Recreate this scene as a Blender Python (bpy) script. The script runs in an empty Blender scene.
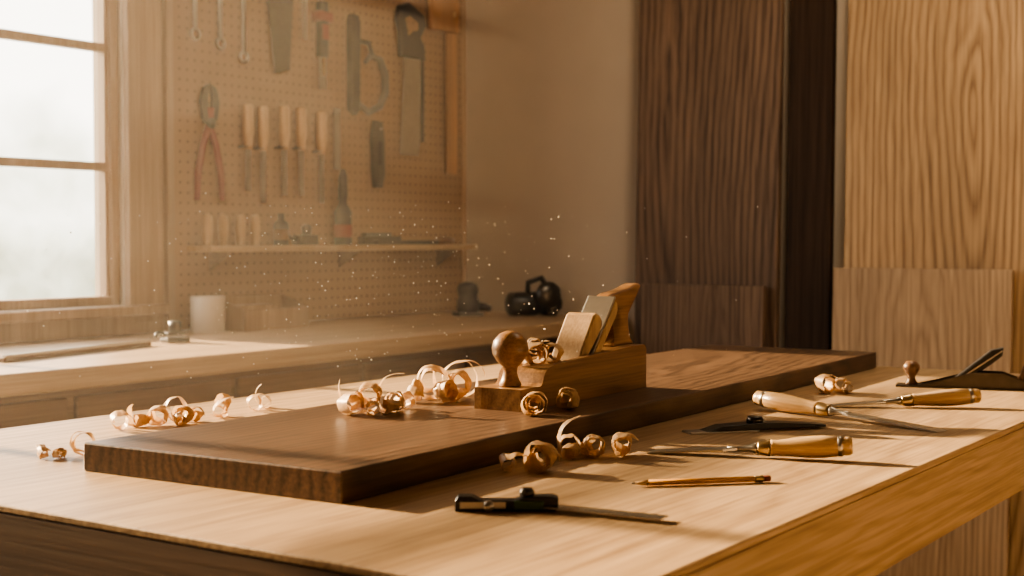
import bpy, bmesh, math, random
from mathutils import Vector, Matrix
random.seed(7)
pi=math.pi
sc=bpy.context.scene
coll=sc.collection
BT=0.90      # bench top height
ST=0.94      # slab top height

# ------------------------------------------------------------ materials
def newmat(name):
    m=bpy.data.materials.new(name); m.use_nodes=True
    nt=m.node_tree; b=nt.nodes['Principled BSDF']
    return m,nt,b
def plain(name,col,rough=.5,metal=0,var=.15,nscale=30,bump=.05,spec=.5):
    m,nt,b=newmat(name)
    tc=nt.nodes.new('ShaderNodeTexCoord'); n=nt.nodes.new('ShaderNodeTexNoise')
    n.inputs['Scale'].default_value=nscale; n.inputs['Detail'].default_value=4
    nt.links.new(tc.outputs['Object'],n.inputs['Vector'])
    mx=nt.nodes.new('ShaderNodeMix'); mx.data_type='RGBA'
    mx.inputs['A'].default_value=(*[c*(1-var) for c in col],1)
    mx.inputs['B'].default_value=(*[min(1,c*(1+var)) for c in col],1)
    nt.links.new(n.outputs['Fac'],mx.inputs['Factor'])
    nt.links.new(mx.outputs['Result'],b.inputs['Base Color'])
    b.inputs['Roughness'].default_value=rough; b.inputs['Metallic'].default_value=metal
    b.inputs['Specular IOR Level'].default_value=spec
    if bump:
        bp=nt.nodes.new('ShaderNodeBump'); bp.inputs['Strength'].default_value=bump; bp.inputs['Distance'].default_value=.002
        nt.links.new(n.outputs['Fac'],bp.inputs['Height']); nt.links.new(bp.outputs['Normal'],b.inputs['Normal'])
    return m
def wood(name,dark,light,axis='x',fig=3.0,rings=7,stretch=.12,fine=90,wr=.5,rough=.5,off=(0,0,0),bump=.12,spec=.5,sharp=.6,tv=.72,cath=None,wob=.022):
    """cath=(across axis, across centre, along centre, taper, ring spacing): growth rings of a tapering log sawn flat"""
    m,nt,b=newmat(name); N=nt.nodes; L=nt.links
    tc=N.new('ShaderNodeTexCoord')
    def mp(s_long,s):
        q=N.new('ShaderNodeMapping'); v=[s,s,s]; v['xyz'.index(axis)]=s_long*s
        q.inputs['Scale'].default_value=v; q.inputs['Location'].default_value=off
        L.new(tc.outputs['Object'],q.inputs['Vector']); return q
    def math_(op,a,bv=None,c=None):
        q=N.new('ShaderNodeMath'); q.operation=op
        for i,v in enumerate((a,bv,c)):
            if v is None: continue
            if hasattr(v,'links'): L.new(v,q.inputs[i])
            else: q.inputs[i].default_value=v
        return q.outputs[0]
    q1=mp(stretch,1); n1=N.new('ShaderNodeTexNoise'); n1.inputs['Scale'].default_value=fig
    n1.inputs['Detail'].default_value=1.0; n1.inputs['Roughness'].default_value=.25
    L.new(q1.outputs[0],n1.inputs['Vector'])
    qw=mp(.25,1); nw=N.new('ShaderNodeTexNoise'); nw.inputs['Scale'].default_value=fig*9; nw.inputs['Detail'].default_value=2; L.new(qw.outputs[0],nw.inputs['Vector'])
    if cath:
        ax,c0,l0,tap,spc=cath
        third=[c for c in 'xyz' if c not in (ax,axis)][0]
        sp=N.new('ShaderNodeSeparateXYZ'); L.new(tc.outputs['Object'],sp.inputs[0])
        u=math_('SUBTRACT',sp.outputs[ax.upper()],c0); u=math_('MULTIPLY_ADD',n1.outputs['Fac'],.22,u); u=math_('SUBTRACT',u,.11)
        v=math_('MULTIPLY',math_('SUBTRACT',sp.outputs[axis.upper()],l0),tap); v=math_('MULTIPLY_ADD',nw.outputs['Fac'],.03,v)
        if third=='z': v=math_('ADD',v,sp.outputs['Z'])
        r=math_('SQRT',math_('ADD',math_('MULTIPLY',u,u),math_('MULTIPLY',v,v)))
        r=math_('MULTIPLY_ADD',nw.outputs['Fac'],.024,r)
        ph=math_('MULTIPLY',r,2*pi/spc)
    else:
        ph=math_('MULTIPLY',math_('MULTIPLY_ADD',nw.outputs['Fac'],wob,n1.outputs['Fac']),rings*2*pi)
    si=math_('SINE',ph)
    r1=N.new('ShaderNodeMapRange'); r1.inputs['From Min'].default_value=-1; r1.inputs['From Max'].default_value=1
    L.new(si,r1.inputs['Value'])
    pw=math_('POWER',r1.outputs[0],sharp)
    q2=mp(.025,1); n2=N.new('ShaderNodeTexNoise'); n2.inputs['Scale'].default_value=fine; n2.inputs['Detail'].default_value=5; n2.inputs['Roughness'].default_value=.6
    L.new(q2.outputs[0],n2.inputs['Vector'])
    r2=N.new('ShaderNodeMapRange'); r2.inputs['From Min'].default_value=.35; r2.inputs['From Max'].default_value=.65
    L.new(n2.outputs['Fac'],r2.inputs['Value'])
    mx=N.new('ShaderNodeMix'); mx.data_type='FLOAT'; mx.inputs['Factor'].default_value=wr
    L.new(r2.outputs[0],mx.inputs['A']); L.new(pw,mx.inputs['B'])
    cr=N.new('ShaderNodeMix'); cr.data_type='RGBA'
    cr.inputs['A'].default_value=(*dark,1); cr.inputs['B'].default_value=(*light,1)
    L.new(mx.outputs['Result'],cr.inputs['Factor'])
    n3=N.new('ShaderNodeTexNoise'); n3.inputs['Scale'].default_value=fig*1.6; n3.inputs['Detail'].default_value=2
    q3=mp(.12,1); q3.inputs['Location'].default_value=(off[0]+3,off[1]+1,off[2]+5); L.new(q3.outputs[0],n3.inputs['Vector'])
    hs=N.new('ShaderNodeMix'); hs.data_type='RGBA'; hs.blend_type='MULTIPLY'; hs.inputs['Factor'].default_value=1
    r3=N.new('ShaderNodeMapRange'); r3.inputs['From Min'].default_value=.3; r3.inputs['From Max'].default_value=.7
    r3.inputs['To Min'].default_value=tv; r3.inputs['To Max'].default_value=1.15
    L.new(n3.outputs['Fac'],r3.inputs['Value']); L.new(cr.outputs['Result'],hs.inputs['A']); L.new(r3.outputs[0],hs.inputs['B'])
    L.new(hs.outputs['Result'],b.inputs['Base Color'])
    b.inputs['Roughness'].default_value=rough; b.inputs['Specular IOR Level'].default_value=spec
    bp=N.new('ShaderNodeBump'); bp.inputs['Strength'].default_value=bump; bp.inputs['Distance'].default_value=.001
    L.new(r2.outputs[0],bp.inputs['Height']); L.new(bp.outputs['Normal'],b.inputs['Normal'])
    return m

M_bench=wood('bench_oak',(.25,.155,.078),(.51,.35,.195),'x',fig=1.8,rough=.45,wr=.33,fine=120,stretch=.15,tv=.78,cath=('y',.95,1.7,.05,.026))
M_end_shade=wood('bench_end_shaded',(.07,.038,.02),(.15,.088,.047),'y',fig=3,rings=16,rough=.5,wr=.4,fine=100,stretch=.05)  # shade on the bench's left face put into a darker wood colour
M_slab=wood('walnut_slab',(.022,.012,.007),(.165,.095,.053),'x',fig=2.2,rough=.34,wr=.5,fine=150,off=(.7,.2,0),stretch=.25,tv=.6,cath=('y',.03,-.55,.05,.018))
M_walnut=wood('walnut_plank',(.036,.020,.014),(.25,.165,.113),'z',fig=1.9,rough=.55,wr=.48,fine=110,off=(0,0,.4),stretch=.25,tv=.65,cath=('y',.12,2.0,.06,.03),spec=.3)
M_walnut2=wood('walnut_plank_b',(.06,.035,.024),(.24,.16,.108),'z',fig=2.0,rough=.55,wr=.38,fine=110,off=(2,0,.4),stretch=.2,cath=('y',-.1,.3,.05,.02),spec=.3)
M_dark=wood('dark_plank',(.018,.010,.006),(.06,.034,.02),'z',fig=2,rings=20,rough=.6,wr=.3,fine=110,stretch=.05,spec=.2)
M_oak=wood('oak_panel',(.17,.092,.042),(.54,.365,.20),'z',fig=1.8,stretch=.35,rough=.5,wr=.56,fine=120,off=(.3,.9,.1),sharp=.55,tv=.76,cath=('y',-.08,1.75,.12,.027))
M_oak2=wood('oak_panel_b',(.24,.15,.083),(.51,.36,.22),'z',fig=1.7,stretch=.3,rough=.5,wr=.4,fine=120,off=(1.3,2.9,.1),tv=.8,cath=('y',.05,.2,.09,.024))
M_counter=wood('counter_wood',(.34,.225,.13),(.54,.385,.24),'x',fig=1.6,rings=16,rough=.42,wr=.3,stretch=.06,tv=.85)
M_cab=wood('cabinet_wood',(.13,.073,.04),(.23,.14,.08),'x',fig=2,rings=14,rough=.55,wr=.3,stretch=.06)
M_frame=wood('window_wood',(.27,.17,.10),(.40,.27,.17),'z',fig=2.5,rings=12,rough=.5,wr=.25,stretch=.06,tv=.85)
M_plane=wood('plane_beech',(.15,.07,.026),(.37,.205,.088),'x',fig=8,rings=9,rough=.34,wr=.45,fine=220)
M_wedge=wood('wedge_beech',(.32,.195,.095),(.54,.365,.195),'z',fig=9,rings=6,rough=.4,wr=.4,fine=220)
M_handle=wood('handle_ash',(.44,.27,.12),(.74,.50,.26),'x',fig=12,rings=7,rough=.30,wr=.4,fine=260)
M_handz=wood('handle_ash_v',(.36,.22,.11),(.53,.345,.185),'z',fig=12,rings=5,rough=.45,wr=.35,fine=160)
M_orange=wood('orange_wood',(.32,.155,.06),(.47,.24,.10),'z',fig=6,rings=5,rough=.5,wr=.3)
M_knob=wood('knob_dark_wood',(.11,.055,.03),(.22,.12,.06),'z',fig=12,rings=5,rough=.35,wr=.3,fine=200)
M_floor=wood('floor_boards',(.10,.06,.035),(.20,.12,.07),'x',fig=1.5,rings=12,rough=.6,wr=.3)
M_wall=plain('plaster',(.53,.45,.36),.9,0,.07,6,.25)
M_ceil=plain('ceiling_paint',(.36,.30,.24),.9,0,.05,6,0)
M_pale=plain('white_ceramic',(.62,.54,.44),.5,0,.04,40,.0)
M_steel=plain('steel',(.50,.47,.42),.3,1,.12,60,.02)
M_dsteel=plain('dark_steel',(.11,.10,.09),.35,1,.25,60,.02)
M_black=plain('black_plastic',(.014,.012,.011),.38,0,.2,60,.02)
M_grey=plain('grey_plastic',(.12,.11,.10),.45,0,.2,60,.02)
M_red=plain('red_rubber',(.20,.042,.025),.5,0,.2,40,.02)
M_brass=plain('brass',(.58,.44,.25),.3,1,.1,60,.02)
M_pencil=plain('pencil_paint',(.70,.35,.07),.35,0,.08,60,0)
M_lead=plain('graphite',(.03,.03,.03),.4,0,.1,60,0)
M_green=plain('green_enamel',(.04,.09,.03),.4,0,.2,60,0)
M_dust=plain('dust',(.97,.92,.82),.9,0,.03,5,0)
def shav():
    m,nt,b=newmat('wood_shaving'); N=nt.nodes; L=nt.links
    tc=N.new('ShaderNodeTexCoord'); n=N.new('ShaderNodeTexNoise'); n.inputs['Scale'].default_value=160
    L.new(tc.outputs['Object'],n.inputs['Vector'])
    mx=N.new('ShaderNodeMix'); mx.data_type='RGBA'; mx.inputs['A'].default_value=(.40,.24,.11,1); mx.inputs['B'].default_value=(.78,.56,.33,1)
    L.new(n.outputs['Fac'],mx.inputs['Factor']); L.new(mx.outputs['Result'],b.inputs['Base Color'])
    b.inputs['Roughness'].default_value=.45
    t=N.new('ShaderNodeBsdfTranslucent'); L.new(mx.outputs['Result'],t.inputs['Color'])
    ms=N.new('ShaderNodeMixShader'); ms.inputs[0].default_value=.34
    L.new(b.outputs[0],ms.inputs[1]); L.new(t.outputs[0],ms.inputs[2]); L.new(ms.outputs[0],N['Material Output'].inputs[0])
    return m
M_shav=shav()
def pegmat():
    m,nt,b=newmat('pegboard'); N=nt.nodes; L=nt.links
    tc=N.new('ShaderNodeTexCoord'); sp=N.new('ShaderNodeSeparateXYZ'); L.new(tc.outputs['Object'],sp.inputs[0])
    ds=[]
    for ax in ('X','Z'):
        d=N.new('ShaderNodeMath'); d.operation='DIVIDE'; d.inputs[1].default_value=.036; L.new(sp.outputs[ax],d.inputs[0])
        f=N.new('ShaderNodeMath'); f.operation='FRACT'; L.new(d.outputs[0],f.inputs[0])
        s=N.new('ShaderNodeMath'); s.operation='SUBTRACT'; s.inputs[1].default_value=.5; L.new(f.outputs[0],s.inputs[0])
        p=N.new('ShaderNodeMath'); p.operation='POWER'; p.inputs[1].default_value=2; 
        a=N.new('ShaderNodeMath'); a.operation='ABSOLUTE'; L.new(s.outputs[0],a.inputs[0]); L.new(a.outputs[0],p.inputs[0]); ds.append(p)
    ad=N.new('ShaderNodeMath'); ad.operation='ADD'; L.new(ds[0].outputs[0],ad.inputs[0]); L.new(ds[1].outputs[0],ad.inputs[1])
    lt=N.new('ShaderNodeMath'); lt.operation='LESS_THAN'; lt.inputs[1].default_value=.020; L.new(ad.outputs[0],lt.inputs[0])
    n=N.new('ShaderNodeTexNoise'); n.inputs['Scale'].default_value=5; L.new(tc.outputs['Object'],n.inputs['Vector'])
    c=N.new('ShaderNodeMix'); c.data_type='RGBA'; c.inputs['A'].default_value=(.25,.145,.078,1); c.inputs['B'].default_value=(.33,.20,.112,1)
    L.new(n.outputs['Fac'],c.inputs['Factor'])
    h=N.new('ShaderNodeMix'); h.data_type='RGBA'; h.inputs['B'].default_value=(.10,.055,.03,1)
    L.new(lt.outputs[0],h.inputs['Factor']); L.new(c.outputs['Result'],h.inputs['A']); L.new(h.outputs['Result'],b.inputs['Base Color'])
    b.inputs['Roughness'].default_value=.7
    return m
M_peg=pegmat()

# ------------------------------------------------------------ mesh builder
class B:
    def __init__(s): s.bm=bmesh.new(); s.mats=[]
    def put(s,t,mat,M=None,smooth=False):
        if mat not in s.mats: s.mats.append(mat)
        i=s.mats.index(mat)
        bmesh.ops.recalc_face_normals(t,faces=t.faces[:])
        for f in t.faces: f.material_index=i; f.smooth=smooth
        if M is not None: t.transform(M)
        me=bpy.data.meshes.new('t'); t.to_mesh(me); t.free(); s.bm.from_mesh(me); bpy.data.meshes.remove(me)
    def box(s,lo,hi,mat,bev=0,M=None,seg=2):
        t=bmesh.new(); bmesh.ops.create_cube(t,size=1)
        sz=[hi[i]-lo[i] for i in range(3)]; c=[(hi[i]+lo[i])/2 for i in range(3)]
        t.transform(Matrix.Diagonal((*sz,1)))
        if bev: bmesh.ops.bevel(t,geom=t.edges[:],offset=min(bev,min(sz)*.45),segments=seg,profile=.5,affect='EDGES')
        t.transform(Matrix.Translation(c)); s.put(t,mat,M)
    def prism(s,poly,y0,y1,mat,bev=0,M=None,seg=2,smooth=False):
        t=bmesh.new()
        a=[t.verts.new((x,y0,z)) for x,z in poly]; b=[t.verts.new((x,y1,z)) for x,z in poly]
        n=len(poly); t.faces.new(a); t.faces.new(b[::-1])
        for i in range(n): t.faces.new((a[i],b[i],b[(i+1)%n],a[(i+1)%n]))
        bmesh.ops.recalc_face_normals(t,faces=t.faces[:])
        if bev:
            es=[e for e in t.edges if abs(e.verts[0].co.y-e.verts[1].co.y)<1e-6]
            bmesh.ops.bevel(t,geom=es,offset=bev,segments=seg,profile=.5,affect='EDGES')
        s.put(t,mat,M,smooth)
    def lathe(s,prof,mat,M=None,seg=24,sy=1.0):
        t=bmesh.new(); rings=[]
        for r,z in prof:
            if r<1e-5: rings.append([t.verts.new((0,0,z))])
            else: rings.append([t.verts.new((r*math.cos(2*pi*k/seg),sy*r*math.sin(2*pi*k/seg),z)) for k in range(seg)])
        for a,b in zip(rings,rings[1:]):
            for k in range(seg):
                k2=(k+1)%seg
                if len(a)==1 and len(b)==1: continue
                if len(a)==1: t.faces.new((a[0],b[k],b[k2]))
                elif len(b)==1: t.faces.new((a[k],a[k2],b[0]))
                else: t.faces.new((a[k],a[k2],b[k2],b[k]))
        if len(rings[0])>1: t.faces.new(rings[0])
        if len(rings[-1])>1: t.faces.new(rings[-1])
        s.put(t,mat,M,True)
    def tube(s,pts,rad,mat,M=None,seg=12,closed=False):
        t=bmesh.new(); pts=[Vector(p) for p in pts]; n=len(pts)
        if not hasattr(rad,'__len__'): rad=[rad]*n
        rings=[]; up=None
        for i,p in enumerate(pts):
            if closed: d=(pts[(i+1)%n]-pts[i-1]).normalized()
            else: d=(pts[min(i+1,n-1)]-pts[max(i-1,0)]).normalized()
            if up is None:
                up=Vector((0,0,1)) if abs(d.z)<.9 else Vector((1,0,0))
            up=(up-d*up.dot(d)).normalized(); sd=d.cross(up)
            rings.append([t.verts.new(p+rad[i]*(math.cos(2*pi*k/seg)*up+math.sin(2*pi*k/seg)*sd)) for k in range(seg)])
        pr=list(zip(rings,rings[1:]))
        if closed: pr.append((rings[-1],rings[0]))
        for a,b in pr:
            for k in range(seg): t.faces.new((a[k],a[(k+1)%seg],b[(k+1)%seg],b[k]))
        if not closed: t.faces.new(rings[0]); t.faces.new(rings[-1])
        s.put(t,mat,M,True)
    def obj(s,name,loc=(0,0,0),rot=(0,0,0),parent=None):
        me=bpy.data.meshes.new(name); s.bm.to_mesh(me); s.bm.free()
        for m in s.mats: me.materials.append(m)
        o=bpy.data.objects.new(name,me); coll.objects.link(o); o.location=loc; o.rotation_euler=rot
        if parent: o.parent=parent
        return o
TX=Matrix.Rotation(pi/2,4,'Y')
T=Matrix.Translation
def RX(a): return Matrix.Rotation(a,4,'X')
def RY(a): return Matrix.Rotation(a,4,'Y')
def RZ(a): return Matrix.Rotation(a,4,'Z')
D=math.radians
def smoothpoly(pts,n=4):
    out=[]; m=len(pts)
    for i in range(m):
        p0,p1,p2,p3=[pts[(i+k-1)%m] for k in range(4)]
        for j in range(n):
            t=j/n
            out.append(tuple(.5*((2*p1[a])+(-p0[a]+p2[a])*t+(2*p0[a]-5*p1[a]+4*p2[a]-p3[a])*t*t+(-p0[a]+3*p1[a]-3*p2[a]+p3[a])*t**3) for a in (0,1)))
    return out

# ------------------------------------------------------------ room
XW=5.06; YW=3.70; X0=-2.6; Y0=-1.6; H=3.15
b=B(); b.box((X0-.15,Y0-.15,-.1),(XW+.15,YW+.15,0),M_floor); b.obj('floor')
b=B(); b.box((X0-.15,Y0-.15,H),(XW+.15,YW+.15,H+.1),M_ceil); b.obj('ceiling')
b=B(); b.box((XW,Y0,0),(XW+.15,YW+.15,H),M_wall); b.obj('wall_right')
b=B(); b.box((X0-.15,Y0,0),(X0,YW+.15,H),M_wall); b.obj('wall_left')
b=B(); b.box((X0-.15,Y0-.15,0),(XW+.15,Y0,H),M_wall); b.obj('wall_front')
WZ0,WZ1=1.00,2.85
wins=[(0.25,3.13)]
b=B()
b.box((X0,YW,0),(XW,YW+.15,WZ0),M_wall); b.box((X0,YW,WZ1),(XW,YW+.15,H),M_wall)
edges=[X0]+[v for w in reversed(wins) for v in w]+[XW]
for i in range(0,len(edges),2): b.box((edges[i],YW,WZ0),(edges[i+1],YW+.15,WZ1),M_wall)
b.obj('wall_back')
for i,(a,c) in enumerate(wins):
    b=B(); y0,y1=YW+.02,YW+.075
    b.box((a,y0,WZ0),(a+.035,y1,WZ1),M_frame,.004); b.box((c-.035,y0,WZ0),(c,y1,WZ1),M_frame,.004)
    b.box((a+.035,y0,WZ0),(c-.035,y1,WZ0+.032),M_frame,.004); b.box((a+.035,y0,WZ1-.035),(c-.035,y1,WZ1),M_frame,.004)
    for z in (1.465,1.862,2.33): b.box((a+.03,y0+.008,z-.014),(c-.03,y1-.01,z+.014),M_frame,.003)
    for x in (1.2,2.15): b.box((x-.018,y0+.004,WZ0+.03),(x+.018,y1-.006,WZ1-.03),M_frame,.003)
    b.box((c-.05,y0+.012,WZ0+.03),(c-.035,y1-.01,WZ1-.03),M_frame); b.box((a+.035,y0+.012,WZ0+.03),(a+.05,y1-.01,WZ1-.03),M_frame)
    b.obj('window_%d'%(i+1))
    b=B()
    for x0,x1 in ((a-.15,a),(c,c+.15)): b.box((x0,YW-.028,WZ0-.06),(x1,YW,WZ1+.1),M_frame,.004)
    b.box((a,YW-.028,WZ1),(c,YW,WZ1+.1),M_frame,.004)
    b.box((a-.155,YW-.06,WZ0-.035),(c+.155,YW+.0,WZ0-.0),M_frame,.005)
    b.box((a-.15,YW-.025,WZ0-.098),(c+.15,YW,WZ0-.036),M_frame,.003)
    b.obj('trim_%d'%(i+1))
b=B(); b.box((XW-.015,Y0,0),(XW,YW-.9,.1),M_frame,.003); b.obj('baseboard_right')

# ------------------------------------------------------------ counter along window wall
b=B()
b.box((-.6,2.84,BT-.055),(XW,YW-.001,BT),M_counter,.004)
b.box((-.58,2.92,.09),(XW-.002,YW-.001,BT-.055),M_cab)
b.box((-.58,2.98,0),(XW-.002,YW-.001,.09),M_black)
x=-.55
while x<XW-.3:
    w=.54
    for z0,z1 in ((.60,.82),(.36,.58),(.12,.34)):
        b.box((x,2.9,z0),(min(x+w,XW-.02),2.921,z1),M_cab,.006)
        b.lathe([(.006,0),(.006,.012),(.014,.018),(.013,.028),(0,.031)],M_dsteel,T((x+w/2,2.9,(z0+z1)/2))@RX(pi/2),12)
    x+=w+.03
b.obj('base_cabinet')

# ------------------------------------------------------------ work bench
b=B()
bx0,bx1,by0,by1=1.03,3.42,.6135,2.03
b.box((bx0,by0,BT-.010),(bx1,by1,BT),M_bench,.002)
b.box((bx0+.03,by0,BT-.12),(bx1,by1,BT-.0102),M_bench,.0)
b.box((bx0+.0005,by0+.001,BT-.12),(bx0+.0295,by1-.001,BT-.0102),M_end_shade,.001)  # added strip over the left face, carries the painted shade
for lx in (bx0+.04,bx1-.14):
    for ly in (by0+.03,by1-.13): b.box((lx,ly,0),(lx+.1,ly+.1,BT-.12),M_bench,.004)
    b.box((lx+.02,by0+.13,.14),(lx+.08,by1-.13,.24),M_bench,.004)
b.box((bx0+.14,by1-.12,.14),(bx1-.14,by1-.06,.24),M_bench,.004)
b.obj('workbench')

# ------------------------------------------------------------ walnut slab
def make_slab():
    L,W,Hh=2.11,.455,.04
    t2=bmesh.new(); bmesh.ops.create_cube(t2,size=1); t2.transform(Matrix.Diagonal((L,W,Hh,1)))
    bmesh.ops.subdivide_edges(t2,edges=[e for e in t2.edges if abs(e.verts[0].co.x-e.verts[1].co.x)>1],cuts=40,use_grid_fill=True)
    for v in t2.verts:
        x=v.co.x
        if abs(v.co.y)>.2: v.co.y+=.0035*math.sin(x*4.1)*(1 if v.co.y>0 else -1)*.6+random.uniform(-.0006,.0006)
    es=[e for e in t2.edges if e.is_manifold and len(e.link_faces)==2 and e.calc_face_angle(0)>.8]
    bmesh.ops.bevel(t2,geom=es,offset=.0025,segments=2,profile=.5,affect='EDGES')
    b=B(); b.put(t2,M_slab)
    return b.obj('walnut_slab',(2.308,1.369,BT+.02),(0,0,D(2)))
make_slab()

# ------------------------------------------------------------ shavings
rs=random.Random(21)
def curl(b,c,yaw,r0,turns,width,drift=.0,tilt=0.,ph=0.,shrink=.5,tail=None):
    if tail is None: tail=rs.choice((0,0,.4,.9,1.3))*r0
    yaw+=rs.uniform(-.25,.25); tilt+=rs.uniform(-.22,.22); r0*=rs.uniform(.88,1.1); ph+=rs.uniform(-.6,.6)
    t=bmesh.new(); n=int(30*turns)+6; rows=[]; k1=rs.uniform(2.3,3.6)
    for i in range(n+1):
        f=i/n; th=ph+2*pi*turns*f; r=r0*(1-shrink*f**.8)*(1+.07*math.sin(k1*th+ph))
        if f<.22: r+=tail*(1-f/.22)**2
        row=[]
        wv=width*(1+.18*math.sin(11*f+ph))*(.25+.75*min(1,f*6,(1-f)*6))
        for j in (-1,-.33,.33,1):
            y=j*wv/2+drift*(f-.5)+.0016*math.sin(th*3)
            rr=r+.0009*(1-j*j)+.0006*math.sin(th*7+j)
            row.append(t.verts.new((rr*math.cos(th),y,rr*math.sin(th))))
        rows.append(row)
    for a,c2 in zip(rows,rows[1:]):
        for j in range(3): t.faces.new((a[j],a[j+1],c2[j+1],c2[j]))
    M=RZ(yaw)@RX(tilt)
    t.transform(M); zmin=min(v.co.z for v in t.verts)
    t.transform(T((c[0],c[1],c[2]-zmin+.0002)))
    for f in t.faces: f.smooth=True
    if M_shav not in b.mats: b.mats.append(M_shav)
    me=bpy.data.meshes.new('t'); t.to_mesh(me); t.free(); b.bm.from_mesh(me); bpy.data.meshes.remove(me)
def cluster(z,items,name='wood_shavings',parent=None,loc=None):
    b=B()
    cx=sum(i[0] for i in items)/len(items); cy=sum(i[1] for i in items)/len(items)
    for it in items:
        x,y,yaw,r,turns,w=it[:6]; kw=dict(it[6]) if len(it)>6 else {}
        dz=kw.pop('dz',0)
        curl(b,(x-cx,y-cy,dz),D(yaw),r,turns,w,**kw)
    return b.obj(name,(cx,cy,z) if loc is None else loc,parent=parent)
cluster(BT,[(1.284,1.700,-20,.010,2.0,.016,dict(drift=.02,tilt=.4)),(1.30,1.680,-80,.008,2.0,.014,dict(drift=.02))])
cluster(BT,[(1.332,1.668,-50,.0215,1.9,.015,dict(ph=1,shrink=.35,drift=.006,tail=0))])
cluster(BT,[(1.550,1.847,-35,.016,1.6,.020,dict(drift=.02,tilt=.3,shrink=.4)),(1.595,1.85,-80,.014,2.0,.018,dict(drift=.03,ph=2))])
cluster(BT,[(1.625,1.835,-50,.021,2.4,.018,dict(drift=.015,tilt=.2)),(1.675,1.850,-20,.024,1.4,.016,dict(drift=.02,ph=3,shrink=.3)),(1.660,1.81,-65,.017,2.3,.024,dict(drift=.015)),(1.695,1.82,-100,.012,1.8,.016,dict(drift=.02)),(1.64,1.80,-30,.012,1.6,.018,dict(drift=.02,ph=2))])
cluster(BT,[(1.763,1.827,-40,.016,1.4,.022,dict(drift=.04,ph=1.5,shrink=.4,tail=.02)),(1.785,1.845,-70,.017,1.8,.016,dict(drift=.015,ph=4))])
cluster(BT,[(1.870,1.848,-30,.019,1.5,.016,dict(drift=.015,ph=.5,shrink=.4)),(1.910,1.86,-60,.014,1.6,.018,dict(drift=.05,ph=2,tail=.02))])
cluster(ST,[(1.680,1.450,-30,.021,2.8,.026,dict(drift=.015)),(1.715,1.440,-70,.024,2.6,.030,dict(drift=.015,ph=2)),(1.752,1.418,-45,.021,3.0,.028,dict(drift=.015,ph=1,shrink=.65)),
            (1.79,1.43,-15,.015,2.0,.020,dict(drift=.02,ph=4)),(1.73,1.405,-85,.012,2,.02,dict(drift=.03,ph=4)),(1.70,1.42,-60,.014,2,.024,dict(drift=.03,ph=1))])
cluster(ST,[(1.875,1.470,-60,.017,1.6,.026,dict(drift=.03,tilt=.5)),(1.925,1.468,-45,.033,1.7,.022,dict(drift=.02,ph=1,tilt=.2,shrink=.4,tail=0)),(1.958,1.440,-75,.027,2.2,.028,dict(drift=.02,ph=3)),
            (1.905,1.43,-20,.020,2.0,.026,dict(drift=.02,ph=2)),(1.99,1.455,-50,.036,1.3,.020,dict(drift=.03,ph=0,shrink=.3,tail=0)),(1.93,1.42,-95,.013,2,.024,dict(drift=.03,ph=2))])
cluster(ST,[(1.842,1.205,-52,.0215,3.6,.028,dict(shrink=.8,tail=0)),(1.940,1.200,-75,.018,3.0,.032,dict(shrink=.7,ph=1,tail=0))])
cluster(BT,[(1.570,1.070,-30,.013,1.5,.016,dict(drift=.02,tilt=.4,shrink=.3)),(1.592,1.030,-60,.0225,3.2,.034,dict(shrink=.7,drift=.01,tail=0))])
cluster(BT,[(1.715,1.055,-80,.013,2.0,.022,dict(drift=.02)),(1.745,1.035,-45,.019,2.4,.024,dict(drift=.02,ph=2)),(1.785,1.01,-70,.016,2.2,.030,dict(drift=.02)),(1.735,1.072,-30,.020,1.5,.022,dict(ph=1,drift=.015,shrink=.4)),(1.67,1.06,-60,.009,1.6,.016,dict(drift=.02)),(1.76,1.06,-10,.012,1.6,.02,dict(drift=.02))])
cluster(BT,[(2.745,1.07,-40,.021,2.4,.026,dict(drift=.02)),(2.785,1.05,-75,.018,2,.026,dict(drift=.02,ph=2)),(2.77,1.03,-60,.013,2,.024,dict(drift=.02,ph=1))])

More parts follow.
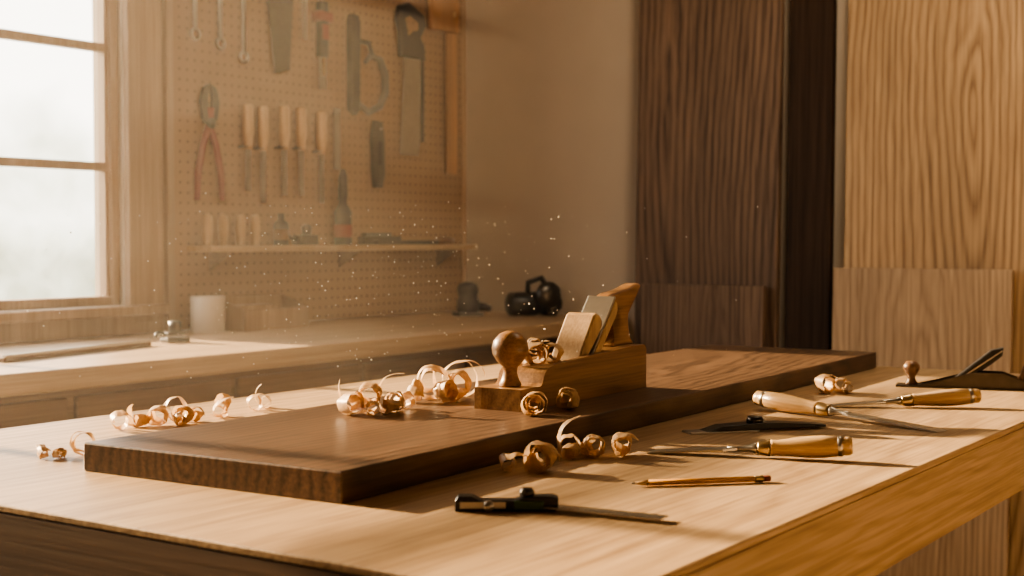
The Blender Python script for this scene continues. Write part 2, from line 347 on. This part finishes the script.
# ------------------------------------------------------------ wooden hand plane
def wooden_plane():
    b=B(); L=.455; w=.045
    b.prism([(0.0005,0),(L-.0005,0),(L-.0005,.036),(0.0005,.036)],-w+.0138,w-.0138,M_plane)
    ck=[(0,0),(L,0),(L,.074),(L-.008,.082),(.40,.082),(.30,.0775),(.2,.0735),(.12,.069),(.09,.0655),(.078,.057),(.070,.041),(.064,.036),(0,.036)]
    b.prism(ck,-w,-w+.014,M_plane,.0); b.prism(ck,w-.014,w,M_plane,0)
    b.prism([(.064,.0358),(.13,.0358),(.155,.040),(.118,.0685),(.09,.0653),(.078,.0568),(.070,.0408)],-w+.0138,w-.0138,M_plane)
    b.prism([(.275,.0358),(L-.0005,.0358),(L-.0005,.074),(L-.0085,.0817),(.40,.0817),(.315,.078)],-w+.0138,w-.0138,M_plane)
    b.lathe([(.018,0),(.019,.004),(.015,.012),(.0115,.024),(.013,.033),(.022,.042),(.029,.053),(.031,.064),(.028,.077),(.018,.088),(.007,.0925),(0,.093)],M_plane,T((.040,0,.036)),32)
    wp=[(.0,.0),(.009,.0),(.030,.09),(.036,.128),(.036,.138),(.030,.147),(.016,.150),(.004,.146),(0,.138)]
    b.prism(wp,-.0305,.0305,M_wedge,.004,T((.195,0,.034))@RY(D(37)),seg=3)
    b.box((.0,-.0285,0),(.004,.0285,.188),M_steel,.0008,T((.236,0,.034))@RY(D(41)))
    b.prism([(.0,.02),(.016,.02),(.021,.160),(.018,.172),(.008,.178),(.0,.177)],-.0305,.0305,M_wedge,.003,T((.242,0,.034))@RY(D(41)))
    prof=smoothpoly([(.374,.079),(.390,.097),(.398,.117),(.396,.136),(.384,.152),(.366,.163),(.359,.172),(.372,.179),(.405,.183),(.440,.188),(.470,.195),(.489,.195),(.486,.184),(.465,.170),(.448,.155),(.440,.140),(.439,.124),(.443,.108),(.449,.094),(.4535,.084),(.453,.079)],3)
    b.prism(prof,-.017,.017,M_plane,.007,seg=4,smooth=False)
    o=b.obj('wooden_hand_plane',(1.862,1.290,ST),(0,0,D(2)))
    cluster(0,[(.125,.004,-50,.024,2.6,.028,dict(drift=.015,tail=0)),(.160,-.01,-80,.021,2.2,.026,dict(drift=.02,ph=2,tail=0)),(.108,.018,-20,.017,2.0,.022,dict(ph=2,drift=.02)),(.15,.018,-60,.016,1.8,.022,dict(ph=1,drift=.02,dz=.018,tail=0))],'shavings',o,(.136,.008,.062))
wooden_plane()

# ------------------------------------------------------------ chisels
def chisel(p0,p1,hl,bw=.02,name='wood_chisel'):
    L=math.dist(p0,p1); b=B(); zc=.0225
    k=hl/.13
    b.lathe([(.0,0),(.011,.0),(.0135,.003),(.0138,.008*k),(.0138,.012*k),(.0145,.0125*k),(.0165,.04*k),(.016,.06*k),(.0135,.085*k),(.0115,.103*k),(.0118,.108*k),(.012,hl*.86)],M_handle,T((0,0,zc))@TX)
    b.lathe([(.0142,.013*k),(.0153,.0135*k),(.0153,.019*k),(.0145,.0195*k)],M_steel,T((0,0,zc))@TX)
    b.lathe([(.0121,hl*.87),(.0126,hl*.88),(.0105,hl*.985),(.010,hl),(.0,hl)],M_brass,T((0,0,zc))@TX)
    b.lathe([(0,hl),(.008,hl),(.0085,hl+.006),(.0055,hl+.012),(.0042,hl+.03),(.0045,hl+.045),(0,hl+.046)],M_steel,T((0,0,zc))@TX,16)
    t=bmesh.new(); st=[(hl+.03,.004,.003),(hl+.05,bw*.5,.0028),(L-.018,bw*.5,.0018),(L,bw*.5,.0002)]
    rings=[]
    for x,hw,ht in st:
        top=ht; bot=-.0018
        if x==L: top=-.0015
        rings.append([t.verts.new((x,-hw,bot)),t.verts.new((x,hw,bot)),t.verts.new((x,hw,top*.4)),t.verts.new((x,hw*.6,top)),t.verts.new((x,-hw*.6,top)),t.verts.new((x,-hw,top*.4))])
    for a,c in zip(rings,rings[1:]):
        for i in range(6): t.faces.new((a[i],a[(i+1)%6],c[(i+1)%6],c[i]))
    t.faces.new(rings[0]); t.faces.new(rings[-1])
    b.put(t,M_steel,T((0,0,zc)))
    yaw=math.atan2(p1[1]-p0[1],p1[0]-p0[0])
    pitch=math.asin((zc-.0024)/L)
    return b.obj(name,(p0[0],p0[1],BT+.0002),(0,pitch,yaw))
chisel((2.413,1.077),(2.300,.693),.17,.030)
chisel((2.683,.735),(2.520,.985),.15,.028)
chisel((1.923,.706),(1.830,.990),.135,.030)

b=B(); L=.25
b.box((0,-.019,.0),(.125,.019,.003),M_steel,.0006)
b.prism([(.03,.003),(.25,.003),(.25,.007),(.17,.013),(.13,.014),(.06,.011)],-.017,.017,M_black,.001)
b.lathe([(.0,0),(.014,0),(.0145,.006),(.012,.011),(0,.0115)],M_dsteel,T((.125,0,.0128)),20)
b.obj('plane_iron',(2.05,1.039,BT),(0,0,math.atan2(.882-1.039,2.244-2.05)))

b=B(); L=.19
b.lathe([(0,0),(.0007,.0),(.0011,.005)],M_lead,T((0,0,.0038))@TX,6)
b.lathe([(.0011,.005),(.0038,.022)],M_handle,T((0,0,.0038))@TX,6)
b.lathe([(.0038,.022),(.0038,.168)],M_pencil,T((0,0,.0038))@TX@RZ(.3),6)
b.lathe([(.0040,.168),(.0042,.170),(.0039,.172),(.0042,.174),(.0040,.180)],M_brass,T((0,0,.0040))@TX,16)
b.lathe([(.0037,.180),(.0037,.188),(.003,.190),(0,.190)],M_red,T((0,0,.0040))@TX,16)
o=b.obj('pencil',(1.563,.871,BT+.0003),(0,0,math.atan2(.7335-.871,1.7006-1.563))); o.scale=(1,1.15,1.15)

b=B()
b.prism([(0,0),(.118,0),(.122,.004),(.122,.016),(.115,.018),(.085,.018),(.07,.013),(.03,.013),(.02,.018),(.004,.018),(0,.012)],-.011,.011,M_black,.0015)
b.box((.006,-.0125,.004),(.06,-.0105,.012),M_steel,.0005)
b.box((.07,-.0135,.003),(.105,-.0105,.013),M_green,.0008)
b.lathe([(0,0),(.009,0),(.009,.005),(.006,.009),(0,.009)],M_dsteel,T((.085,-.002,.018)),18)
b.lathe([(0,0),(.006,0),(.006,.012),(0,.012)],M_steel,T((.04,-.011,.008))@RX(pi/2),14)
R=RZ(math.atan2(.771-.916,1.438-1.424)-math.atan2(.874-.969,1.375-1.311))
Mr=T((.095,.006,.0))@R
b.box((-.035,-.0125,.0045),(.165,.0125,.0062),M_steel,.0004,Mr)
for i in range(30): b.box((-.00025+i*.005+.015,-.012,.0062),(.00025+i*.005+.015,-.012+(.009 if i%2 else .005),.0064),M_black,0,Mr)
b.obj('combination_square',(1.311,.969,BT),(0,0,math.atan2(.874-.969,1.375-1.311)))

b=B(); L=.35
b.box((0,-.028,0),(L,.028,.004),M_dsteel,.001)
sd=[(.04,.004),(.31,.004),(.27,.018),(.22,.036),(.16,.036),(.09,.016)]
b.prism(sd,-.028,-.025,M_dsteel,.0006); b.prism(sd,.025,.028,M_dsteel,.0006)
b.lathe([(.013,0),(.014,.003),(.009,.010),(.008,.018),(.014,.026),(.018,.034),(.0175,.042),(.011,.05),(0,.052)],M_knob,T((.032,0,.004)),24)
b.box((-.003,-.022,0),(.0,.022,.13),M_steel,.0006,T((.115,0,.006))@RY(D(54)))
b.prism([(.0,.01),(.008,.01),(.020,.05),(.024,.095),(.024,.125),(.012,.138),(0,.115)],-.021,.021,M_black,.003,T((.108,0,.010))@RY(D(50)))
b.prism([(.235,.004),(.335,.004),(.33,.02),(.315,.04),(.312,.07),(.325,.09),(.315,.098),(.275,.09),(.265,.06),(.255,.03)],-.012,.012,M_knob,.004)
b.obj('metal_bench_plane',(2.985,1.0,BT),(0,0,math.atan2(-.25,.07)))

# ------------------------------------------------------------ boards leaning on the right wall
def plank(name,xf,y0,y1,z1,th,mat,lean=0.0,bev=.003):
    b=B(); b.box((0,-(y1-y0)/2,0),(th,(y1-y0)/2,z1),mat,bev)
    return b.obj(name,(xf,(y0+y1)/2,.0),(0,lean,0))
plank('walnut_plank',4.93,2.13,2.75,2.75,.035,M_walnut,D(1.5))
plank('walnut_plank',4.955,1.925,2.10,2.7,.04,M_dark,D(1.0))
plank('walnut_offcut',4.875,2.16,2.69,1.045,.028,M_walnut2,D(1.5))
plank('oak_panel',4.93,1.16,1.865,2.8,.03,M_oak,D(1.5))
plank('oak_offcut',4.875,1.24,1.885,1.118,.03,M_oak2,D(1.5))
plank('walnut_plank',4.95,.7,1.12,2.6,.035,M_walnut,D(1.2))

# ------------------------------------------------------------ pegboard wall
PB=YW-.018; PY=PB-.001
b=B(); b.box((3.33,PB,.905),(XW-.03,YW-.001,3.0),M_peg)
b.box((3.30,PB-.01,.905),(3.33,YW-.001,3.0),M_frame,.002); b.box((XW-.03,PB-.01,.905),(XW-.001,YW-.001,3.0),M_frame,.002)
b.obj('pegboard')
b=B(); b.box((3.39,PY-.125,1.178),(4.98,PY,1.2),M_counter,.003)
for x in (3.5,4.2,4.85): b.prism([(0,0),(.11,0),(0,-.07)],-.006,.006,M_cab,0,T((x,PY,1.178))@RZ(-pi/2))
b.obj('tool_shelf')
def wrench(x,zb,L):
    b=B(); 
    b.box((-.009,-.026,.03),(.009,-.018,L-.03),M_steel,.003)
    ring=[(.018*math.cos(a),-.022,.018+.018*math.sin(a)) for a in [2*pi*i/18 for i in range(18)]]
    b.tube(ring,.006,M_steel,None,8,True)
    c=[(-.010,0),(-.024,.012),(-.026,.03),(-.016,.045),(-.007,.03),(0,.024),(.007,.03),(.016,.045),(.026,.03),(.024,.012),(.010,0)]
    b.prism([(p,q+L-.04) for p,q in c],-.028,-.016,M_steel,.002)
    b.tube([(0,0,L-.012),(0,-.035,L-.012)],.003,M_dsteel,None,6); b.obj('wrench',(x,PY,zb))
wrench(3.42,1.925,.27); wrench(3.54,1.905,.28); wrench(3.656,1.87,.30)
b=B(); b.prism([(-.02,0),(.06,0.02),(.09,.42),(-.08,.42)],-.022,-.020,M_dsteel)
b.prism([(-.09,.40),(.09,.40),(.095,.46),(.08,.53),(.03,.56),(-.06,.55),(-.10,.48)],-.036,-.008,M_orange,.006)
for i in range(30): b.prism([(-.021-.002*i,.014*i),(-.0255-.002*i,.014*i+.007),(-.0232-.002*i,.014*(i+1))],-.022,-.0205,M_steel)
b.obj('hand_saw',(3.84,PY,1.845))
def screwd(name,x,ztop,hl,bl,hm,bw=.008,r=.014):
    b=B(); b.lathe([(0,0),(r*.7,0),(r,.008),(r*.95,hl*.3),(r*1.05,hl*.6),(r*.75,hl*.9),(r*.7,hl),(0,hl)],hm,T((0,-.03,ztop))@RX(pi),14)
    b.box((-bw,-.033,ztop-hl-bl),(bw,-.027,ztop-hl),M_steel,.001)
    b.tube([(0,0,ztop-hl*.9),(0,-.03,ztop-hl*.9)],.003,M_dsteel,None,6)
    b.tube([(-.02,0,ztop-hl*.95),(-.02,-.05,ztop-hl*.95)],.003,M_dsteel,None,6)
    b.obj(name,(x,PY,0))
screwd('file',3.975,2.3,.14,.17,M_handz,.010)
b=B(); b.box((-.022,-.045,.12),(.022,-.01,.34),M_black,.008); b.box((-.045,-.05,.26),(.045,-.006,.30),M_red,.008)
b.box((-.018,-.047,.19),(.018,-.044,.25),M_red,.002); b.box((-.02,-.03,0),(.02,-.024,.13),M_steel,.002); b.box((-.004,-.04,.05),(.004,-.02,.13),M_brass,.001)
b.obj('marking_gauge',(4.077,PY,1.81))
b=B(); b.prism([(0,.02),(.03,0),(.05,.02),(.055,.36),(.045,.40),(.01,.405),(0,.38)],-.045,-.01,M_black,.006)
pts=[(.05,.05),(.12,.02),(.19,.05),(.225,.11),(.225,.18),(.19,.24),(.13,.25),(.10,.22)]
b.tube([(x,-.028,z) for x,z in pts],[.012,.014,.016,.017,.017,.015,.013,.01],M_grey,None,12)
b.tube([(.03,-.028,.3),(.12,-.028,.3),(.15,-.028,.24)],.011,M_dsteel,None,10)
b.obj('coping_saw',(4.235,PY,1.72))
b=B(); b.prism([(-.02,0),(.10,.0),(.125,.10),(.135,.43),(.01,.43)],-.024,-.021,M_steel)
b.box((.118,-.028,.06),(.140,-.017,.43),M_dsteel,.002,None)
hp=[(-.02,.41),(.14,.41),(.135,.47),(.11,.50),(.15,.56),(.13,.60),(.03,.64),(-.03,.62),(-.045,.57),(-.025,.50)]
ho=[(.02,.50),(.05,.52),(.085,.53),(.09,.56),(.03,.585),(.0,.57)]
b.prism(hp,-.036,-.010,M_black,.005)
b.prism(ho,-.0365,-.0095,M_peg)
b.obj('back_saw',(4.585,PY,1.58))
b=B(); b.box((-.10,-.04,.62),(.10,-.01,.80),M_orange,.008); b.box((.025,-.025,0),(.10,-.015,.63),M_orange,.003)
b.lathe([(0,0),(.012,0),(.012,.004),(0,.004)],M_brass,T((.06,-.04,.70))@RX(pi/2),12)
b.obj('t_square',(4.865,PY,1.51))
b=B()
for s in (-1,1):
    b.tube([(s*.012,-.02,.33),(0,-.02,.27),(-s*.03,-.02,.2),(-s*.055,-.02,.1),(-s*.06,-.02,0)],[.012,.014,.013,.014,.011],M_red,None,10)
    b.prism([(0,.26),(s*.035,.29),(s*.045,.35),(s*.03,.40),(s*.004,.415),(s*.012,.36)],-.03,-.012,M_dsteel,.003)
b.lathe([(0,0),(.02,0),(.02,.006),(0,.008)],M_dsteel,T((0,-.028,.275))@RX(pi/2),16)
b.tube([(0,0,.25),(0,-.03,.25)],.003,M_dsteel,None,6)
b.obj('slip_joint_pliers',(3.485,PY,1.36))
for x,zt,bl in ((3.666,1.717,.15),(3.744,1.715,.19),(3.857,1.725,.17),(3.95,1.727,.17),(4.065,1.72,.19)):
    screwd('paring_chisel',x,zt,.165,bl,M_handz,.012,.022)
b=B(); b.box((-.018,-.026,0),(.018,-.02,.24),M_steel,.002); b.tube([(0,0,.22),(0,-.035,.22)],.003,M_dsteel,None,6); b.obj('cabinet_scraper',(4.165,PY,1.50))
b=B(); b.prism([(-.02,0),(.02,.0),(.036,.06),(.034,.2),(.02,.27),(-.022,.275),(-.036,.2),(-.03,.08)],-.04,-.01,M_dsteel,.006)
b.box((-.012,-.044,.09),(.012,-.038,.19),M_black,.002); b.tube([(0,0,.24),(0,-.05,.24)],.003,M_steel,None,6); b.obj('utility_knife',(4.413,PY,1.435))
SY=PY-.065
for x in (3.43,3.505,3.59,3.665):
    b=B(); b.lathe([(0,0),(.014,0),(.0155,.01),(.019,.05),(.0195,.085),(.016,.105),(.008,.112),(0,.113)],M_handz,None,18); b.obj('file_handle',(x,SY,1.2))
b=B(); b.lathe([(0,0),(.03,0),(.03,.075),(.026,.085),(.013,.095),(.013,.12),(0,.12)],M_black,None,20); b.lathe([(.0302,.02),(.0305,.02),(.0305,.06),(.0302,.06)],M_knob,None,20); b.obj('glue_bottle',(3.80,SY,1.2))
b=B(); b.box((-.05,-.03,0),(.05,.03,.04),M_black,.008); b.lathe([(0,0),(.018,0),(.02,.03),(.012,.04),(0,.042)],M_dsteel,T((.01,0,.04)),14); b.tube([(-.05,0,.02),(-.085,0,.03),(-.1,0,.05)],.008,M_black,None,8); b.obj('edge_trimmer',(3.93,SY,1.2))
b=B(); b.lathe([(0,0),(.034,0),(.036,.006),(.034,.09),(.036,.13),(.024,.15),(.016,.165),(.02,.20),(.018,.27),(.01,.30),(0,.302)],M_black,None,20)
b.lathe([(.0355,.03),(.037,.04),(.037,.075),(.0355,.08)],M_red,None,20); b.obj('spray_bottle',(4.15,SY,1.2))
b=B(); b.box((-.25,-.014,0),(.16,.014,.018),M_dsteel,.002); b.lathe([(0,0),(.014,0),(.018,.04),(.016,.09),(.01,.12),(0,.12)],M_knob,T((.16,0,.018))@TX,14); b.obj('rasp',(4.60,SY,1.2))
b=B(); b.box((-.12,-.02,0),(.12,.02,.035),M_dsteel,.004); b.box((-.1,-.016,.035),(.06,.016,.05),M_grey,.003); b.obj('sharpening_stone',(4.42,PY-.03,1.2+.0))

# ------------------------------------------------------------ things on the counter
b=B(); b.lathe([(0,0),(.056,0),(.058,.003),(.059,.122),(.058,.125),(.054,.125),(.053,.12),(.052,.006),(0,.006)],M_pale,None,36); b.obj('cup',(3.375,3.56,BT),(0,0,0))
b=B(); X_,Y_=.33,.14
b.box((0,0,0),(X_,Y_,.01),M_frame,.001)
b.box((0,0,.01),(X_,.01,.075),M_frame,.002); b.box((0,Y_-.01,.01),(X_,Y_,.12),M_frame,.002)
for x in (0,X_-.01): b.prism([(0,.01),(Y_,.01),(Y_,.12),(0,.075)],x-.0,x+.01,M_frame,0,RZ(pi/2)@Matrix.Diagonal((1,-1,1,1)))
b.box((.03,.03,.01),(.2,.10,.09),M_frame,.004); b.box((.22,.03,.01),(.30,.09,.07),M_cab,.004)
b.obj('wooden_tray',(3.46,3.47,BT))
b=B(); b.box((-.045,-.02,.0),(.045,.02,.016),M_grey,.004); b.box((-.04,-.016,.022),(.04,.016,.034),M_dsteel,.004)
b.lathe([(0,0),(.02,0),(.02,.03),(.012,.034),(0,.034)],M_dsteel,T((.0,0,.034))@RX(.0),16); b.tube([(-.03,0,.01),(-.03,0,.03)],.006,M_steel); b.tube([(.03,0,.01),(.03,0,.03)],.006,M_steel)
b.tube([(-.05,0,.028),(-.07,0,.032),(-.08,.0,.02)],.007,M_black)
b.obj('honing_guide',(2.99,3.30,BT))
b=B(); b.box((0,-.03,0),(.62,.03,.012),M_cab,.002); b.box((0,-.031,.012),(.62,-.02,.02),M_steel,.001); b.obj('straightedge',(2.23,3.14,BT),(0,0,math.atan2(.124,.576)))
b=B(); b.box((-.055,-.05,0),(.055,.05,.016),M_dsteel,.004); b.lathe([(0,0),(.046,0),(.048,.01),(.047,.05),(.040,.062),(.044,.085),(.046,.10),(.038,.118),(.02,.126),(0,.128)],M_black,T((0,0,.016)),24)
b.tube([(.04,0,.04),(.08,0,.035),(.10,0,.03)],[.018,.016,.013],M_black)
b.obj('palm_sander',(4.72,3.42,BT),(0,0,D(-35)))
b=B(); b.lathe([(0,0),(.04,0),(.05,.01),(.05,.12),(.042,.14),(.036,.18),(.038,.22),(.03,.235),(0,.235)],M_black,T((-.11,0,.052))@TX,22)
b.box((.05,-.05,0),(.1,.05,.11),M_dsteel,.012); b.lathe([(0,0),(.055,0),(.055,.012),(.02,.02),(0,.02)],M_dsteel,T((.05,-.05,.09))@RX(pi/2),22)
b.tube([(-.02,0,.10),(-.02,.0,.14),(.04,.0,.16),(.07,0,.11)],.012,M_black); b.obj('angle_grinder',(4.88,3.2,BT),(0,0,D(-35)))

# ------------------------------------------------------------ dust and haze in the air
b=B(); t=bmesh.new()
n_=0
while n_<340:
    p=Vector((random.gauss(2.05,.36),random.gauss(1.75,.26),random.uniform(.99,1.29)))
    if p.y>2.04 or p.x>2.75: continue
    n_+=1
    r=random.uniform(.0005,.0016)
    bmesh.ops.create_icosphere(t,subdivisions=1,radius=r,matrix=T(p))
b.put(t,M_dust); b.obj('dust_motes')
hm=bpy.data.materials.new('haze'); hm.use_nodes=True; nt=hm.node_tree; nt.nodes.remove(nt.nodes['Principled BSDF'])
vs=nt.nodes.new('ShaderNodeVolumeScatter'); vs.inputs['Density'].default_value=.05; vs.inputs['Anisotropy'].default_value=.5; vs.inputs['Color'].default_value=(1,.91,.77,1)
nt.links.new(vs.outputs[0],nt.nodes['Material Output'].inputs['Volume'])
b=B(); b.box((.3,2.06,.01),(4.85,2.82,H-.01),hm); b.obj('dusty_air')

# ------------------------------------------------------------ light
w=bpy.data.worlds.new('World'); sc.world=w; w.use_nodes=True; nt=w.node_tree; N=nt.nodes; L=nt.links
bg=N['Background']; tc=N.new('ShaderNodeTexCoord'); sp=N.new('ShaderNodeSeparateXYZ'); L.new(tc.outputs['Generated'],sp.inputs[0])
n=N.new('ShaderNodeTexNoise'); n.inputs['Scale'].default_value=13; n.inputs['Detail'].default_value=5; n.inputs['Roughness'].default_value=.6; L.new(tc.outputs['Generated'],n.inputs['Vector'])
ad=N.new('ShaderNodeMath'); ad.operation='MULTIPLY_ADD'; ad.inputs[1].default_value=.42; L.new(n.outputs['Fac'],ad.inputs[0]); 
sb=N.new('ShaderNodeMath'); sb.operation='SUBTRACT'; sb.inputs[1].default_value=.15; L.new(sp.outputs['Z'],sb.inputs[0]); L.new(sb.outputs[0],ad.inputs[2])
cr=N.new('ShaderNodeValToRGB'); e=cr.color_ramp.elements
e[0].position=0.0; e[0].color=(.26,.25,.17,1); e[1].position=.18; e[1].color=(1,.93,.82,1)
x=e.new(.07); x.color=(.55,.53,.41,1)
L.new(ad.outputs[0],cr.inputs[0]); L.new(cr.outputs[0],bg.inputs['Color']); bg.inputs['Strength'].default_value=4.9
for i,(a,c) in enumerate(wins):
    ld=bpy.data.lights.new('window_portal','AREA'); ld.shape='RECTANGLE'; ld.size=c-a; ld.size_y=WZ1-WZ0; ld.cycles.is_portal=True
    o=bpy.data.objects.new('window_portal',ld); coll.objects.link(o); o.location=((a+c)/2,YW+.16,(WZ0+WZ1)/2); o.rotation_euler=(-pi/2,0,0)
sd=bpy.data.lights.new('sun','SUN'); sd.energy=31; sd.angle=D(1.2); sd.color=(1,.73,.44)
o=bpy.data.objects.new('sun',sd); coll.objects.link(o)
o.rotation_euler=Vector((.05,-1.0,-.34)).to_track_quat('-Z','Y').to_euler()
def fill_light(loc,tgt,e,sx,sy,col):
    ld=bpy.data.lights.new('board_fill','AREA'); ld.shape='RECTANGLE'; ld.size=sx; ld.size_y=sy; ld.energy=e; ld.color=col
    o=bpy.data.objects.new('board_fill',ld); coll.objects.link(o); o.location=loc
    o.rotation_euler=(Vector(tgt)-Vector(loc)).to_track_quat('-Z','Y').to_euler()
fill_light((3.3,1.0,H-.1),(5.0,2.0,1.2),36,.7,.4,(1,.79,.55))  # unseen fill light, added to brighten the leaning boards

# ------------------------------------------------------------ camera
cd=bpy.data.cameras.new('camera'); cd.lens=48.6; cd.sensor_width=36; cd.clip_start=.05
cam=bpy.data.objects.new('camera',cd); coll.objects.link(cam)
cam.location=(0,0,1.22); cam.rotation_euler=(D(90-1.99),0,D(34.1-90))
cd.dof.use_dof=True; cd.dof.focus_distance=2.3; cd.dof.aperture_fstop=5
sc.camera=cam
sc.view_settings.view_transform='AgX'
sc.view_settings.look='AgX - Medium High Contrast'
